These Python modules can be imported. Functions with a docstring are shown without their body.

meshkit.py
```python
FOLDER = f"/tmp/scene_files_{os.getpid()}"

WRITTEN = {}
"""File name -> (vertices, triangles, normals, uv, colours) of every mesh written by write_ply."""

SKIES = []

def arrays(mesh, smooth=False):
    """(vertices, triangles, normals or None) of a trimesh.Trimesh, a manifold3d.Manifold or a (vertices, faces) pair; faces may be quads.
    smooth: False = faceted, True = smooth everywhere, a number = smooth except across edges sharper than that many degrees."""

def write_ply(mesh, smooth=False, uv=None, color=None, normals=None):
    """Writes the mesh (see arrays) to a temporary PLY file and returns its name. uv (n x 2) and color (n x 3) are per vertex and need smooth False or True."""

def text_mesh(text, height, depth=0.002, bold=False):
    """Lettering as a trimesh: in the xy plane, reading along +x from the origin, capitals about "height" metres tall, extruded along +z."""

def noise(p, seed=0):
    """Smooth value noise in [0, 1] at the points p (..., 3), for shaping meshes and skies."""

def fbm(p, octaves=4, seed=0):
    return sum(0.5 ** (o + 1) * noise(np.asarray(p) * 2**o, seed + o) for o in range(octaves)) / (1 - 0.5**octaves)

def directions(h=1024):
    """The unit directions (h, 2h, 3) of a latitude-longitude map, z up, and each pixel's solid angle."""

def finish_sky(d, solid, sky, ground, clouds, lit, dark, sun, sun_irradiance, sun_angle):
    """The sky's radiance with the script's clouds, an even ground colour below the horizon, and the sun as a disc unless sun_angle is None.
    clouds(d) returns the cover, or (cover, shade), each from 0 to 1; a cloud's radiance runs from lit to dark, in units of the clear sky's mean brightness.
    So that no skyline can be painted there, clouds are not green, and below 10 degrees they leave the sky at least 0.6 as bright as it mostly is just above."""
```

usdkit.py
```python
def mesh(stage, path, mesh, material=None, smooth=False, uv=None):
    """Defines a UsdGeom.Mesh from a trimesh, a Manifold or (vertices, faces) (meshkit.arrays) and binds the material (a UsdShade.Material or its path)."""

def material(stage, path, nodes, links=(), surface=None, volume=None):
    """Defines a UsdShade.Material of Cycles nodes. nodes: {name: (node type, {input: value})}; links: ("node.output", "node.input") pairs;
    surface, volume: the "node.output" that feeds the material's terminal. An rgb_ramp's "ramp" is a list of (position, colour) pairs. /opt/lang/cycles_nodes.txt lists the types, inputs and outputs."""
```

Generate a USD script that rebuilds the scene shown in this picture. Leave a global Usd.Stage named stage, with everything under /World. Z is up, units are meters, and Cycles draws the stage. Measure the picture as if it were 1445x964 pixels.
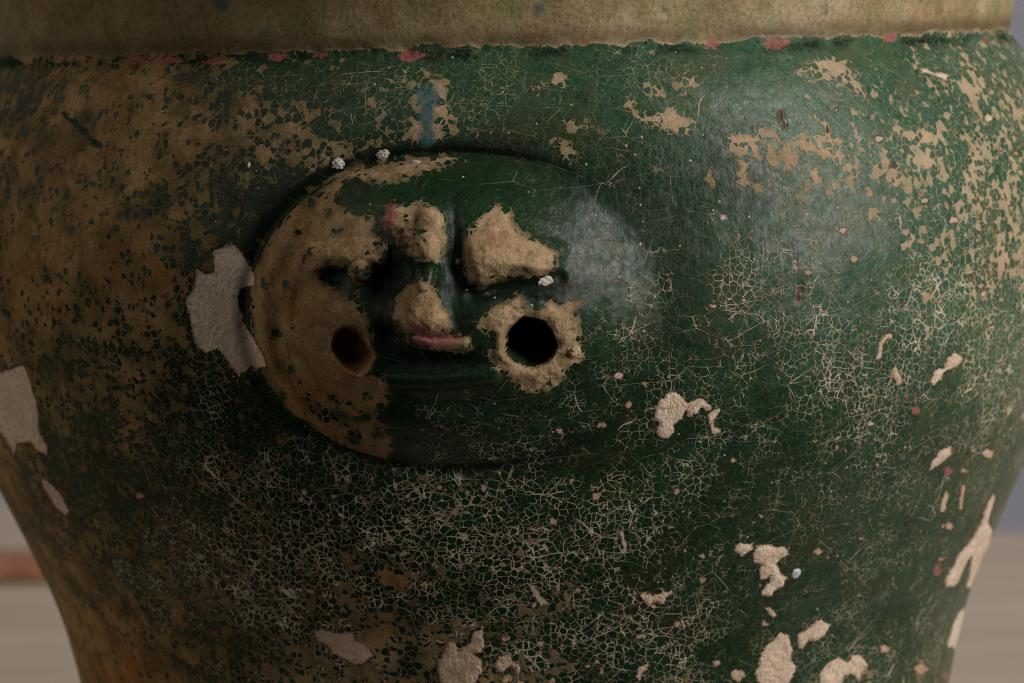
import math
import numpy as np
from scipy.interpolate import PchipInterpolator
from scipy.ndimage import map_coordinates
import trimesh, meshkit, usdkit
from pxr import Usd, UsdGeom, UsdLux, UsdShade, Sdf, Gf, Vt

stage = Usd.Stage.CreateInMemory()
UsdGeom.SetStageUpAxis(stage, UsdGeom.Tokens.z)
UsdGeom.SetStageMetersPerUnit(stage, 1.0)
UsdGeom.Xform.Define(stage, '/World')
UsdGeom.Scope.Define(stage, '/World/Looks')
T = Sdf.ValueTypeNames

# ------------------------------------------------------------------ camera
ZJ = 0.25                       # height of the join between neck and shoulder
D = 1.0                         # camera to jar axis
CAM = np.array([0.0010, -D, ZJ + 0.0068])
PITCH, ROLL = math.radians(4.97), math.radians(1.45)
FPX = 5254.0                    # focal length in units of the picture's 1445 columns
fwd = np.array([0, math.cos(PITCH), -math.sin(PITCH)])
r0, u0 = np.array([1.0, 0, 0]), np.array([0, math.sin(PITCH), math.cos(PITCH)])
right = math.cos(ROLL) * r0 - math.sin(ROLL) * u0
up = math.cos(ROLL) * u0 + math.sin(ROLL) * r0
cam = UsdGeom.Camera.Define(stage, '/World/camera')
cam.AddTransformOp().Set(Gf.Matrix4d(*[float(x) for row in (
    [*right, 0], [*up, 0], [*(-fwd), 0], [*CAM, 1]) for x in row]))
cam.CreateFocalLengthAttr(36.0 * FPX / 1445)
cam.CreateHorizontalApertureAttr(36.0)
cam.CreateVerticalApertureAttr(24.0)
cam.CreateClippingRangeAttr(Gf.Vec2f(0.05, 50))
cam.CreateFStopAttr(18.0)
cam.CreateFocusDistanceAttr(0.855)
cam.CreateExposureAttr(0.0)

# ------------------------------------------------------------------ lamps
def rect_light(name, az, el, dist, w, h, power, color, target=(0, 0, 0.18)):
    """A soft box; az is measured from the camera's side of the jar towards the right."""
    a, e = math.radians(az), math.radians(el)
    d = np.array([math.sin(a) * math.cos(e), -math.cos(a) * math.cos(e), math.sin(e)])
    x = np.cross([0, 0, 1.0], d); x /= np.linalg.norm(x)
    y = np.cross(d, x)
    p = np.array(target) + d * dist
    L = UsdLux.RectLight.Define(stage, '/World/' + name)
    L.AddTransformOp().Set(Gf.Matrix4d(*[float(q) for row in ([*x, 0], [*y, 0], [*d, 0], [*p, 1]) for q in row]))
    L.CreateWidthAttr(w); L.CreateHeightAttr(h); L.CreateIntensityAttr(power); L.CreateColorAttr(Gf.Vec3f(*color))
    return L
rect_light('key_softbox', 61, 20, 1.9, 0.72, 1.9, 10.4, (1.0, 0.965, 0.92))
rect_light('fill_bounce', -78, 30, 2.2, 3.2, 2.8, 0.64, (1.0, 0.89, 0.76))

rect_light('added_backdrop_light', 165, 60, 1.9, 0.9, 0.7, 7.0, (1.0, 0.97, 0.94), target=(0.1, 1.6, 0.1))  # unseen extra light, added to brighten the wall and table

def sky_nodes():
    return usdkit.material(stage, '/World/Looks/room_air', {'b': ('background_shader', {'color': (0.9, 0.93, 1.0), 'strength': 0.009})}, [], surface='b.background')
dome = UsdLux.DomeLight.Define(stage, '/World/room_light')
dome.CreateIntensityAttr(1.0)
UsdShade.MaterialBindingAPI.Apply(dome.GetPrim()).Bind(sky_nodes())

# ------------------------------------------------------------------ material helper
class Ref(str):
    pass
class Graph:
    def __init__(s): s.nodes, s.links, s.k = {}, [], 0
    def add(s, kind, **inp):
        name = f'n{s.k}'; s.k += 1
        plain = {}
        for k, v in inp.items():
            if isinstance(v, Ref): s.links.append((str(v), f'{name}.{k}'))
            else: plain[k] = v
        s.nodes[name] = (kind, plain)
        return name
    def o(s, kind, out, **inp): return Ref(s.add(kind, **inp) + '.' + out)
    def m(s, op, a, b=0.0, c=0.0, clamp=False): return s.o('math', 'value', math_type=op, value1=a, value2=b, value3=c, use_clamp=clamp)
    def mul(s, a, b): return s.m('multiply', a, b)
    def addf(s, a, b): return s.m('add', a, b)
    def sub(s, a, b): return s.m('subtract', a, b)
    def mx(s, a, b): return s.m('maximum', a, b)
    def mn(s, a, b): return s.m('minimum', a, b)
    def inv(s, a): return s.m('subtract', 1.0, a)
    def step(s, v, lo, hi, t0=0.0, t1=1.0): return s.o('map_range', 'result', range_type='smoothstep', value=v, from_min=lo, from_max=hi, to_min=t0, to_max=t1, clamp=True)
    def lin(s, v, lo, hi, t0=0.0, t1=1.0): return s.o('map_range', 'result', range_type='linear', value=v, from_min=lo, from_max=hi, to_min=t0, to_max=t1, clamp=True)
    def mix(s, f, a, b): return s.o('mix_color', 'result', fac=f, a=a, b=b)
    def noise(s, vec, scale, detail=2.0, rough=0.5, out='fac'): return s.o('noise_texture', out, vector=vec, scale=scale, detail=detail, roughness=rough)
    def voro(s, vec, scale, feature, out, rnd=1.0): return s.o('voronoi_texture', out, vector=vec, scale=scale, feature=feature, randomness=rnd)
    def vmul(s, v, k): return s.o('vector_math', 'vector', math_type='multiply', vector1=v, vector2=k)
    def vadd(s, a, b): return s.o('vector_math', 'vector', math_type='add', vector1=a, vector2=b)
    def warp(s, vec, scale, amount, detail=2.0):
        c = s.noise(vec, scale, detail, 0.55, 'color')
        c = s.o('vector_math', 'vector', math_type='subtract', vector1=c, vector2=(0.5, 0.5, 0.5))
        return s.vadd(vec, s.vmul(c, (amount, amount, amount)))
    def done(s, path, surface): return usdkit.material(stage, path, s.nodes, s.links, surface=str(surface))

def jar_material():
    g = Graph()
    P = g.o('geometry', 'position')
    def attr(name):
        v = g.o('attribute', 'vector', attribute=name)
        s = g.add('separate_xyz', vector=v)
        return [Ref(f'{s}.{k}') for k in 'xyz']
    cov, gap, chip = attr('map_a')      # glaze left on the clay; width of the pale crackle; signed distance inside a bare patch (in 0.165 mm)
    red, blue, dark = attr('map_b')     # red pigment, blue green run, thick dark glaze together with painted shade
    film, rust, neck = attr('map_c')    # grey tint painting in the sheen, with some weathering, rusty stain, 1 on the neck
    pale, grey, seam_shade = attr('map_d')    # tint of bare patches: pale (1) or tan (0); greyish; soft shade painted along the seam
    stain, thin, matte = attr('map_e')  # brown staining of the bare clay; how thin and pale the glaze is; dull crust in the seam
    # noises
    n1 = g.noise(P, 45.0, 4.0, 0.6)
    n2 = g.noise(P, 170.0, 4.0, 0.6)
    n3 = g.noise(P, 900.0, 4.0, 0.65)
    n4 = g.noise(P, 3200.0, 2.0, 0.6)
    streak = g.noise(g.vmul(P, (900.0, 900.0, 70.0)), 1.0, 3.0, 0.6)
    # crackle cells: small ones, larger ones, and long fissures running round the pot
    Pf = g.warp(g.warp(P, 330.0, 0.0016), 1400.0, 0.0006)
    small_d = g.voro(Pf, 540.0, 'distance_to_edge', 'distance')
    small_c = g.voro(Pf, 540.0, 'f1', 'color')
    sc = g.add('separate_color', color=small_c)
    cell = Ref(sc + '.r'); cell2 = Ref(sc + '.g')
    Pm = g.warp(P, 200.0, 0.002)
    mid_d = g.voro(Pm, 230.0, 'distance_to_edge', 'distance')
    Pl = g.vmul(g.warp(P, 90.0, 0.0022, 3.0), (1.0, 1.0, 2.6))
    long_d = g.voro(Pl, 58.0, 'distance_to_edge', 'distance')
    # glaze cover, cell by cell
    nb = g.noise(P, 105.0, 3.0, 0.6)
    cv = g.addf(g.addf(g.addf(cov, g.mul(g.sub(n2, 0.5), 0.6)), g.mul(g.sub(n3, 0.5), 0.16)), g.mul(g.mul(g.sub(nb, 0.5), 1.1), g.mul(g.mul(cov, g.sub(1.0, cov)), 3.6)))
    have = g.step(g.sub(cv, g.lin(cell, 0.0, 1.0, 0.10, 0.90)), -0.02, 0.02)
    shrink = g.lin(cv, 0.15, 0.85, 0.17, 0.0)
    shape = g.step(g.sub(g.addf(small_d, g.mul(g.sub(n3, 0.5), 0.30)), shrink), -0.03, 0.03)
    solid = g.step(cv, 0.80, 0.95)
    G = g.mul(have, g.mx(shape, solid))
    # pale fissures in what is left of the glaze
    gp = g.mul(gap, g.lin(n1, 0.36, 0.62, 0.3, 1.2))
    some = g.mx(g.lin(g.noise(P, 150.0, 4.0, 0.62), 0.36, 0.64, 0.12, 1.0), g.lin(gap, 0.55, 0.95, 0.0, 0.75))
    vary = g.lin(g.noise(P, 620.0, 2.0, 0.5), 0.35, 0.65, 0.7, 1.3)
    gp = g.mul(gp, vary)
    wS = g.mul(g.mul(gp, some), 0.080)
    wM = g.mul(gp, g.lin(g.noise(P, 130.0, 4.0, 0.62), 0.40, 0.62, 0.0, 0.030))
    wL = g.mul(g.addf(g.mul(gp, 0.7), 0.22), g.lin(g.noise(P, 130.0, 3.0, 0.6), 0.42, 0.60, 0.0, 0.012))
    def line(d, w, soft): return g.inv(g.step(g.sub(d, w), -soft, soft))
    def gate(w, lo): return g.step(w, lo, lo * 2.5)
    cr = g.mx(g.mx(g.mul(line(small_d, wS, 0.016), gate(wS, 0.006)), g.mul(line(mid_d, wM, 0.010), gate(wM, 0.004))), g.mul(line(long_d, wL, 0.003), gate(wL, 0.0012)))
    cr = g.mul(cr, g.inv(neck))
    hair = g.mul(g.mx(line(small_d, 0.006, 0.02), line(mid_d, g.addf(0.005, g.mul(film, 0.012)), 0.010)), g.inv(neck))
    # bare clay under the lost glaze
    buff = g.mix(g.lin(n1, 0.3, 0.7), (0.34, 0.21, 0.12), (0.46, 0.325, 0.205))
    buff = g.mix(g.lin(n2, 0.35, 0.75), buff, (0.36, 0.28, 0.15))
    buff = g.mix(g.mul(g.step(g.noise(P, 260.0, 3.0, 0.6), 0.5, 0.68), 0.6), buff, g.mix(n2, (0.20, 0.17, 0.085), (0.27, 0.15, 0.08)))
    buff = g.mix(g.mul(stain, g.lin(n2, 0.3, 0.6, 0.6, 1.0)), buff, g.mix(g.lin(n1, 0.35, 0.65), (0.18, 0.108, 0.036), (0.30, 0.195, 0.074)))
    buff = g.mix(g.mul(g.step(g.noise(P, 95.0, 5.0, 0.68), 0.46, 0.64), 0.75), buff, g.vmul(buff, (0.50, 0.46, 0.38)))
    buff = g.mix(g.mul(g.step(n3, 0.48, 0.70), 0.65), buff, g.vmul(buff, (0.42, 0.38, 0.34)))
    buff = g.mix(g.mul(g.step(n4, 0.48, 0.70), 0.65), buff, g.vmul(buff, (1.6, 1.65, 1.75)))
    buff = g.mix(g.mul(g.inv(g.step(n4, 0.28, 0.50)), 0.6), buff, g.vmul(buff, (0.45, 0.42, 0.38)))
    buff = g.mix(g.mul(rust, g.lin(n2, 0.3, 0.65, 0.2, 1.0)), buff, (0.25, 0.10, 0.022))
    # the yellow olive glaze of the neck
    olive = g.mix(g.lin(n1, 0.35, 0.65), (0.29, 0.215, 0.115), (0.43, 0.335, 0.195))
    olive = g.mix(g.mul(stain, 0.75), olive, (0.15, 0.105, 0.045))
    olive = g.mix(g.mul(g.step(n3, 0.42, 0.68), 0.65), olive, g.vmul(olive, (0.5, 0.44, 0.38)))
    drip = g.noise(g.vmul(g.warp(P, 90.0, 0.004), (130.0, 130.0, 28.0)), 1.0, 4.0, 0.6)
    olive = g.mix(g.mul(g.step(drip, 0.48, 0.66), 0.65), olive, g.vmul(olive, (0.70, 0.86, 0.70)))
    olive = g.mix(g.mul(g.step(n2, 0.52, 0.68), 0.5), olive, g.vmul(olive, (0.95, 0.78, 0.6)))
    olive = g.mix(g.mul(g.step(nb, 0.44, 0.62), 0.65), olive, g.vmul(olive, (0.66, 0.70, 0.55)))
    olive = g.mix(g.mul(g.step(n4, 0.5, 0.72), 0.5), olive, g.vmul(olive, (1.5, 1.5, 1.6)))
    # green glaze
    green = g.mix(g.lin(n1, 0.32, 0.68), (0.0052, 0.0165, 0.0062), (0.0105, 0.035, 0.0140))
    green = g.mix(g.mul(thin, g.lin(n1, 0.25, 0.65, 0.6, 1.0)), green, g.mix(g.lin(n2, 0.3, 0.7), (0.024, 0.078, 0.039), (0.050, 0.122, 0.068)))
    green = g.mix(g.lin(n2, 0.42, 0.72, 0.0, 0.65), green, g.vmul(green, (0.6, 0.5, 0.55)))
    green = g.mix(g.mul(g.lin(cell2, 0.3, 1.0), 0.5), green, g.vmul(green, (1.5, 1.55, 1.75)))
    green = g.mix(g.mul(g.step(streak, 0.48, 0.72), 0.55), green, g.vmul(green, (0.55, 0.5, 0.55)))
    green = g.mix(g.mul(g.step(n3, 0.52, 0.75), 0.5), green, g.vmul(green, (2.0, 1.6, 1.5)))
    green = g.mix(g.mul(g.step(n4, 0.46, 0.70), 0.6), green, g.vmul(green, (2.1, 1.9, 1.9)))
    green = g.mix(g.mul(g.inv(g.step(n4, 0.30, 0.52)), 0.6), green, g.vmul(green, (0.4, 0.4, 0.4)))
    green = g.mix(g.mul(film, g.lin(n2, 0.3, 0.7, 0.2, 0.7)), green, (0.046, 0.082, 0.058))
    green = g.mix(g.mul(g.step(g.noise(P, 75.0, 4.0, 0.6), 0.5, 0.68), 0.5), green, g.mix(thin, (0.013, 0.034, 0.008), (0.06, 0.095, 0.035)))
    green = g.mix(g.mul(g.step(g.noise(P, 58.0, 5.0, 0.65), 0.50, 0.66), 0.5), green, g.mix(thin, (0.022, 0.019, 0.008), (0.085, 0.085, 0.04)))
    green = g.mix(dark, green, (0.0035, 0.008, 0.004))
    web = g.mul(g.mx(line(small_d, 0.010, 0.020), g.mul(line(mid_d, 0.008, 0.010), 0.9)), g.inv(neck))
    tone = g.mix(thin, (0.090, 0.090, 0.043), (0.17, 0.185, 0.10))
    green = g.mix(g.mul(g.mul(web, g.lin(g.noise(P, 95.0, 4.0, 0.6), 0.36, 0.60, 0.25, 0.9)), g.mul(g.step(gap, 0.06, 0.3), g.inv(g.mul(film, 0.8)))), green, tone)
    green = g.mix(g.mul(hair, g.mul(g.lin(n1, 0.3, 0.7, 0.3, 0.9), g.step(film, 0.1, 0.45))), green, (0.006, 0.012, 0.006))
    crack = g.mix(g.lin(n2, 0.35, 0.65), (0.36, 0.25, 0.15), (0.68, 0.57, 0.44))
    crack = g.mix(g.lin(gap, 0.25, 0.75, 0.55, 0.0), crack, (0.15, 0.15, 0.08))
    crack = g.mix(g.mul(stain, 0.15), crack, (0.30, 0.24, 0.17))
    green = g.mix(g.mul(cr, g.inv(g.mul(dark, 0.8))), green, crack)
    # specks of dust and lime caught on the glaze
    dv = g.voro(P, 520.0, 'f1', 'distance')
    dc = Ref(g.add('separate_color', color=g.voro(P, 520.0, 'f1', 'color')) + '.b')
    speck = g.mul(g.inv(g.step(g.addf(dv, g.mul(n3, 0.2)), 0.20, 0.27)), g.step(dc, 0.90, 0.92))
    green = g.mix(g.mul(speck, 0.85), green, (0.50, 0.42, 0.30))
    olive = g.mix(g.mul(seam_shade, 0.75), olive, (0.075, 0.052, 0.024))
    buff = g.mix(g.mul(thin, 0.55), buff, g.mix(n2, (0.42, 0.29, 0.19), (0.62, 0.47, 0.35)))
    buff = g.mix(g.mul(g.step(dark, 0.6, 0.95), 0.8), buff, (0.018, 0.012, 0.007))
    wash = g.mul(g.inv(g.mul(thin, 0.45)), g.mul(g.step(g.addf(cov, g.addf(g.mul(g.sub(nb, 0.5), 1.9), g.mul(g.sub(n2, 0.5), 0.6))), 0.10, 0.85), 0.72))
    buff = g.mix(wash, buff, g.mix(thin, (0.055, 0.058, 0.022), (0.15, 0.17, 0.085)))
    ground = g.mix(neck, buff, olive)
    col = g.mix(G, ground, green)
    # blue green runs and red pigment
    bm = g.step(g.addf(blue, g.addf(g.mul(g.sub(n3, 0.5), 0.5), g.mul(g.sub(n2, 0.5), 0.4))), 0.2, 1.0)
    col = g.mix(g.mul(bm, 0.85), col, g.mix(g.lin(n2, 0.3, 0.7), (0.028, 0.075, 0.078), (0.045, 0.115, 0.125)))
    rm = g.step(g.addf(red, g.addf(g.mul(g.sub(n3, 0.5), 1.4), g.mul(g.sub(n2, 0.5), 1.6))), 0.35, 0.65)
    col = g.mix(g.mul(rm, 0.85), col, g.mix(g.lin(n3, 0.3, 0.7), (0.19, 0.05, 0.045), (0.36, 0.15, 0.12)))
    # bare patches of pale body
    rough_edge = g.addf(g.mul(g.sub(n2, 0.5), 4.0), g.mul(g.sub(n3, 0.5), 8.0))
    C = g.step(g.addf(chip, rough_edge), 0.0, 1.0)
    cream = g.mix(g.lin(n2, 0.35, 0.65), (0.58, 0.43, 0.31), (0.74, 0.59, 0.46))
    cream = g.mix(g.mul(g.step(n3, 0.48, 0.66), 0.6), cream, (0.44, 0.28, 0.18))
    plain = g.mix(g.lin(n2, 0.35, 0.65), (0.63, 0.54, 0.44), (0.72, 0.63, 0.52))
    plain = g.mix(g.mul(g.step(g.addf(n3, g.lin(chip, 0.0, 12.0, 0.09, 0.0)), 0.56, 0.66), 0.65), plain, (0.27, 0.15, 0.085))
    plain = g.mix(g.mul(g.step(nb, 0.45, 0.65), 0.5), plain, (0.54, 0.42, 0.33))
    plain = g.mix(g.mul(g.step(n4, 0.5, 0.7), 0.4), plain, g.vmul(plain, (0.6, 0.56, 0.52)))
    tan = g.mix(g.lin(n2, 0.35, 0.65), (0.33, 0.20, 0.12), (0.46, 0.31, 0.19))
    patch = g.mix(pale, tan, cream)
    patch = g.mix(grey, patch, plain)
    rim = g.mul(C, g.inv(g.step(g.addf(chip, rough_edge), 0.5, 2.5)))
    patch = g.mix(g.mul(rim, 0.55), patch, (0.36, 0.22, 0.13))
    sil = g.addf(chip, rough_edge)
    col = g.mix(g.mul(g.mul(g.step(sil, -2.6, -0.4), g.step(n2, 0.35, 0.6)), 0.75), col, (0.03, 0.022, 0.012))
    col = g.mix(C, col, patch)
    # relief: glaze stands a tenth of a millimetre above the clay
    Gc = g.mul(G, g.inv(g.mul(cr, 0.8)))
    h = g.mul(g.sub(Gc, g.mul(hair, 0.25)), 0.00010)
    grain = g.addf(g.mul(n3, 0.00040), g.mul(n4, 0.00012))
    bareness = g.mx(g.inv(Gc), C)
    h = g.addf(h, g.mul(grain, g.mul(g.lin(bareness, 0.0, 1.0, 0.10, 0.9), g.lin(neck, 0.0, 1.0, 1.0, 0.45))))
    h = g.addf(h, g.mul(C, g.addf(g.mul(g.addf(g.mul(n2, 0.0003), g.mul(n3, 0.0003)), g.inv(g.mul(grey, 0.85))), -0.00045)))
    h = g.addf(h, g.addf(g.mul(streak, 0.00007), g.mul(n2, 0.00030)))
    nrm = g.o('bump', 'normal', height=h, distance=1.0, strength=1.0)
    glossy = g.mul(Gc, g.inv(C))
    glossy = g.mul(glossy, g.inv(bm))
    rough = g.mix(glossy, (0.78, 0.78, 0.78), g.mix(g.lin(n2, 0.3, 0.7), (0.24, 0.24, 0.24), (0.36, 0.36, 0.36)))
    rv = Ref(g.add('separate_color', color=rough) + '.r')
    rv = g.addf(g.addf(g.addf(rv, g.mul(dark, 0.22)), g.mul(g.sub(n3, 0.5), 0.15)), g.addf(g.mul(matte, 0.5), g.mul(film, 0.12)))
    rv = g.mx(g.m('subtract', rv, g.mul(neck, 0.30)), 0.2)
    spec = g.mul(g.mul(g.lin(g.noise(P, 420.0, 4.0, 0.65), 0.34, 0.66, 0.35, 1.35), g.inv(g.mul(web, 0.7))), g.lin(glossy, 0.0, 1.0, 0.15, 0.25))
    spec = g.mul(spec, g.mul(g.inv(g.mul(matte, 0.8)), g.inv(g.mul(stain, 0.5))))
    b = g.o('principled_bsdf', 'BSDF', base_color=col, roughness=rv, normal=nrm, specular_ior_level=spec)
    return g.done('/World/Looks/lead_glaze', b)

# ------------------------------------------------------------------ prim helpers
used = {}
def numbered(path):
    k = used.get(path, 0); used[path] = k + 1
    return path if k == 0 else f'{path}_{k:03d}'
def custom(p, **kw):
    for k, v in kw.items():
        if v: p.SetCustomDataByKey(k, v)
def raw_mesh(path, v, f, n, mat, maps=None):
    m = UsdGeom.Mesh.Define(stage, path)
    m.CreatePointsAttr(Vt.Vec3fArray.FromNumpy(np.ascontiguousarray(v, np.float32)))
    m.CreateFaceVertexCountsAttr(Vt.IntArray.FromNumpy(np.full(len(f), f.shape[1], np.int32)))
    m.CreateFaceVertexIndicesAttr(Vt.IntArray.FromNumpy(np.ascontiguousarray(f, np.int32).ravel()))
    m.CreateSubdivisionSchemeAttr('none')
    m.CreateNormalsAttr(Vt.Vec3fArray.FromNumpy(np.ascontiguousarray(n, np.float32)))
    m.SetNormalsInterpolation('vertex')
    for k, a in (maps or {}).items():
        UsdGeom.PrimvarsAPI(m).CreatePrimvar(k, T.Float3Array, 'vertex').Set(Vt.Vec3fArray.FromNumpy(np.ascontiguousarray(a, np.float32)))
    UsdShade.MaterialBindingAPI.Apply(m.GetPrim()).Bind(mat)
    return m.GetPrim()

# ------------------------------------------------------------------ the setting: wall behind, table under the jar
def simple_material(name, c1, c2, scale, stretch, rough, bump=0.0002):
    g = Graph(); P = g.o('geometry', 'position')
    V = g.vmul(P, stretch)
    a, b = g.noise(V, scale, 5.0, 0.6), g.noise(V, scale * 9, 3.0, 0.6)
    col = g.mix(g.lin(a, 0.3, 0.7), c1, c2)
    col = g.mix(g.mul(g.lin(b, 0.4, 0.7), 0.3), col, tuple(0.6 * x for x in c1))
    nrm = g.o('bump', 'normal', height=g.mul(b, bump), distance=1.0, strength=1.0)
    return g.done('/World/Looks/' + name, g.o('principled_bsdf', 'BSDF', base_color=col, roughness=rough, normal=nrm))
wall_mat = simple_material('grey_wall', (0.63, 0.635, 0.74), (0.66, 0.665, 0.77), 3.0, (1, 1, 1), 0.85)
table_mat = simple_material('grey_wood', (0.45, 0.35, 0.25), (0.60, 0.485, 0.365), 6.0, (0.6, 4.0, 1.0), 0.6)
bar_mat = simple_material('red_wood', (0.16, 0.05, 0.03), (0.46, 0.20, 0.11), 38.0, (1.0, 3.0, 3.0), 0.6)

def slab(corners, z0, z1, bevel):
    """A flat slab over a four-cornered plan with bevelled edges."""
    c = np.array(corners, float); mid = c.mean(0)
    inn = mid + (c - mid) * (1 - bevel / np.linalg.norm(c - mid, axis=1, keepdims=True) * 1.4)
    rings = [(inn, z0), (c, z0 + bevel), (c, z1 - bevel), (inn, z1)]
    v = np.vstack([np.c_[r, np.full(4, z)] for r, z in rings])
    f = []
    for k in range(3):
        for i in range(4):
            j = (i + 1) % 4
            f += [[4*k+i, 4*k+j, 4*k+4+j], [4*k+i, 4*k+4+j, 4*k+4+i]]
    f += [[0, 2, 1], [0, 3, 2], [12, 13, 14], [12, 14, 15]]
    return trimesh.Trimesh(v, f, process=False)

m = usdkit.mesh(stage, '/World/wall', trimesh.creation.box([8, 0.1, 4], trimesh.transformations.translation_matrix([0, 2.65, 1.0])), wall_mat).GetPrim()
custom(m, label='plain lilac grey wall out of focus behind the table', category='wall', kind='structure')
tb = UsdGeom.Xform.Define(stage, '/World/table').GetPrim()
custom(tb, label='pale greyish brown wooden table that the green jar stands on', category='table')
usdkit.mesh(stage, '/World/table/tabletop', slab([(-1.2, -0.145), (1.2, -0.145), (1.2, 0.413), (-1.2, 1.397)], -0.04, 0.0, 0.004), table_mat)
for x, y in ((-1.05, -0.08), (1.05, -0.08), (1.05, 0.36), (-1.05, 1.2)):
    usdkit.mesh(stage, numbered('/World/table/leg'), trimesh.creation.box([0.07, 0.07, 0.68], trimesh.transformations.translation_matrix([x, y, -0.381])), table_mat)
bar = trimesh.creation.box([0.73, 0.04, 0.009])
for _ in range(5): bar = bar.subdivide()
bv = np.array(bar.vertices)
bv[:, 1:] += (np.stack([meshkit.fbm(bv * 30, 3, 3), meshkit.fbm(bv * 30, 3, 4)], -1) - 0.5) * np.array([0.016, 0.006])
bv[:, 2] -= bv[:, 2].min() - 0.0005
br = usdkit.mesh(stage, '/World/wooden_bar', trimesh.Trimesh(bv + np.array([-0.385, 0.742, 0.0]), bar.faces, process=False), bar_mat, smooth=40).GetPrim()
custom(br, label='low reddish brown bar lying on the table behind the jar, at the left edge', category='wooden bar')

# ------------------------------------------------------------------ the jar's outline
def chart(p):
    """Where points of the jar fall on an upright drawing of its front, drawn 1445 wide and 964 high; every patch of the glaze is placed on that drawing."""
    q = p - CAM
    d = q @ fwd
    return np.stack([722.5 + FPX * (q @ right) / d, 482.0 - FPX * (q @ up) / d], -1)
tab = np.array([(-60, 726), (-30, 721), (-8, 718), (0, 717), (8, 720), (18, 728), (41, 745), (70, 761), (120, 783), (190, 803), (270, 813), (350, 808), (430, 793),
                (500, 773), (560, 752), (625, 722), (700, 687), (768, 657), (828, 638), (905, 621), (970, 612)], float)
pr = D * np.sin(np.arctan(tab[:, 1] / FPX))
pz = ZJ - tab[:, 0] * (D - pr**2 / D) / FPX
foot = [(0.112, 0.056), (0.1125, 0.035), (0.116, 0.015), (0.119, 0.004), (0.117, 0.0)]
top = [(0.146, 0.285), (0.156, 0.315), (0.160, 0.330), (0.159, 0.336)]
R_of_z = PchipInterpolator(*np.array(sorted([(z, r) for r, z in foot + top] + list(zip(pz, pr)))).T)

# rows: from the bottom's centre, up the outside, over the lip and down inside
zs = np.concatenate([np.linspace(0.0, 0.062, 26, endpoint=False), np.arange(0.062, 0.272, 0.00030), np.linspace(0.272, 0.336, 22)])
rows = [(0.0005, 0.006), (0.09, 0.006), (0.108, 0.004), (0.111, 0.0)]
rows += [(float(R_of_z(z)), z) for z in zs]
rows += [(0.156, 0.337), (0.153, 0.335), (0.148, 0.32), (0.137, 0.285), (0.124, 0.25), (0.135, 0.22), (0.142, 0.19), (0.132, 0.155), (0.112, 0.115), (0.1, 0.085), (0.096, 0.03), (0.08, 0.012), (0.0005, 0.011)]
prof = np.array(rows)
NZ = len(prof)
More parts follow.
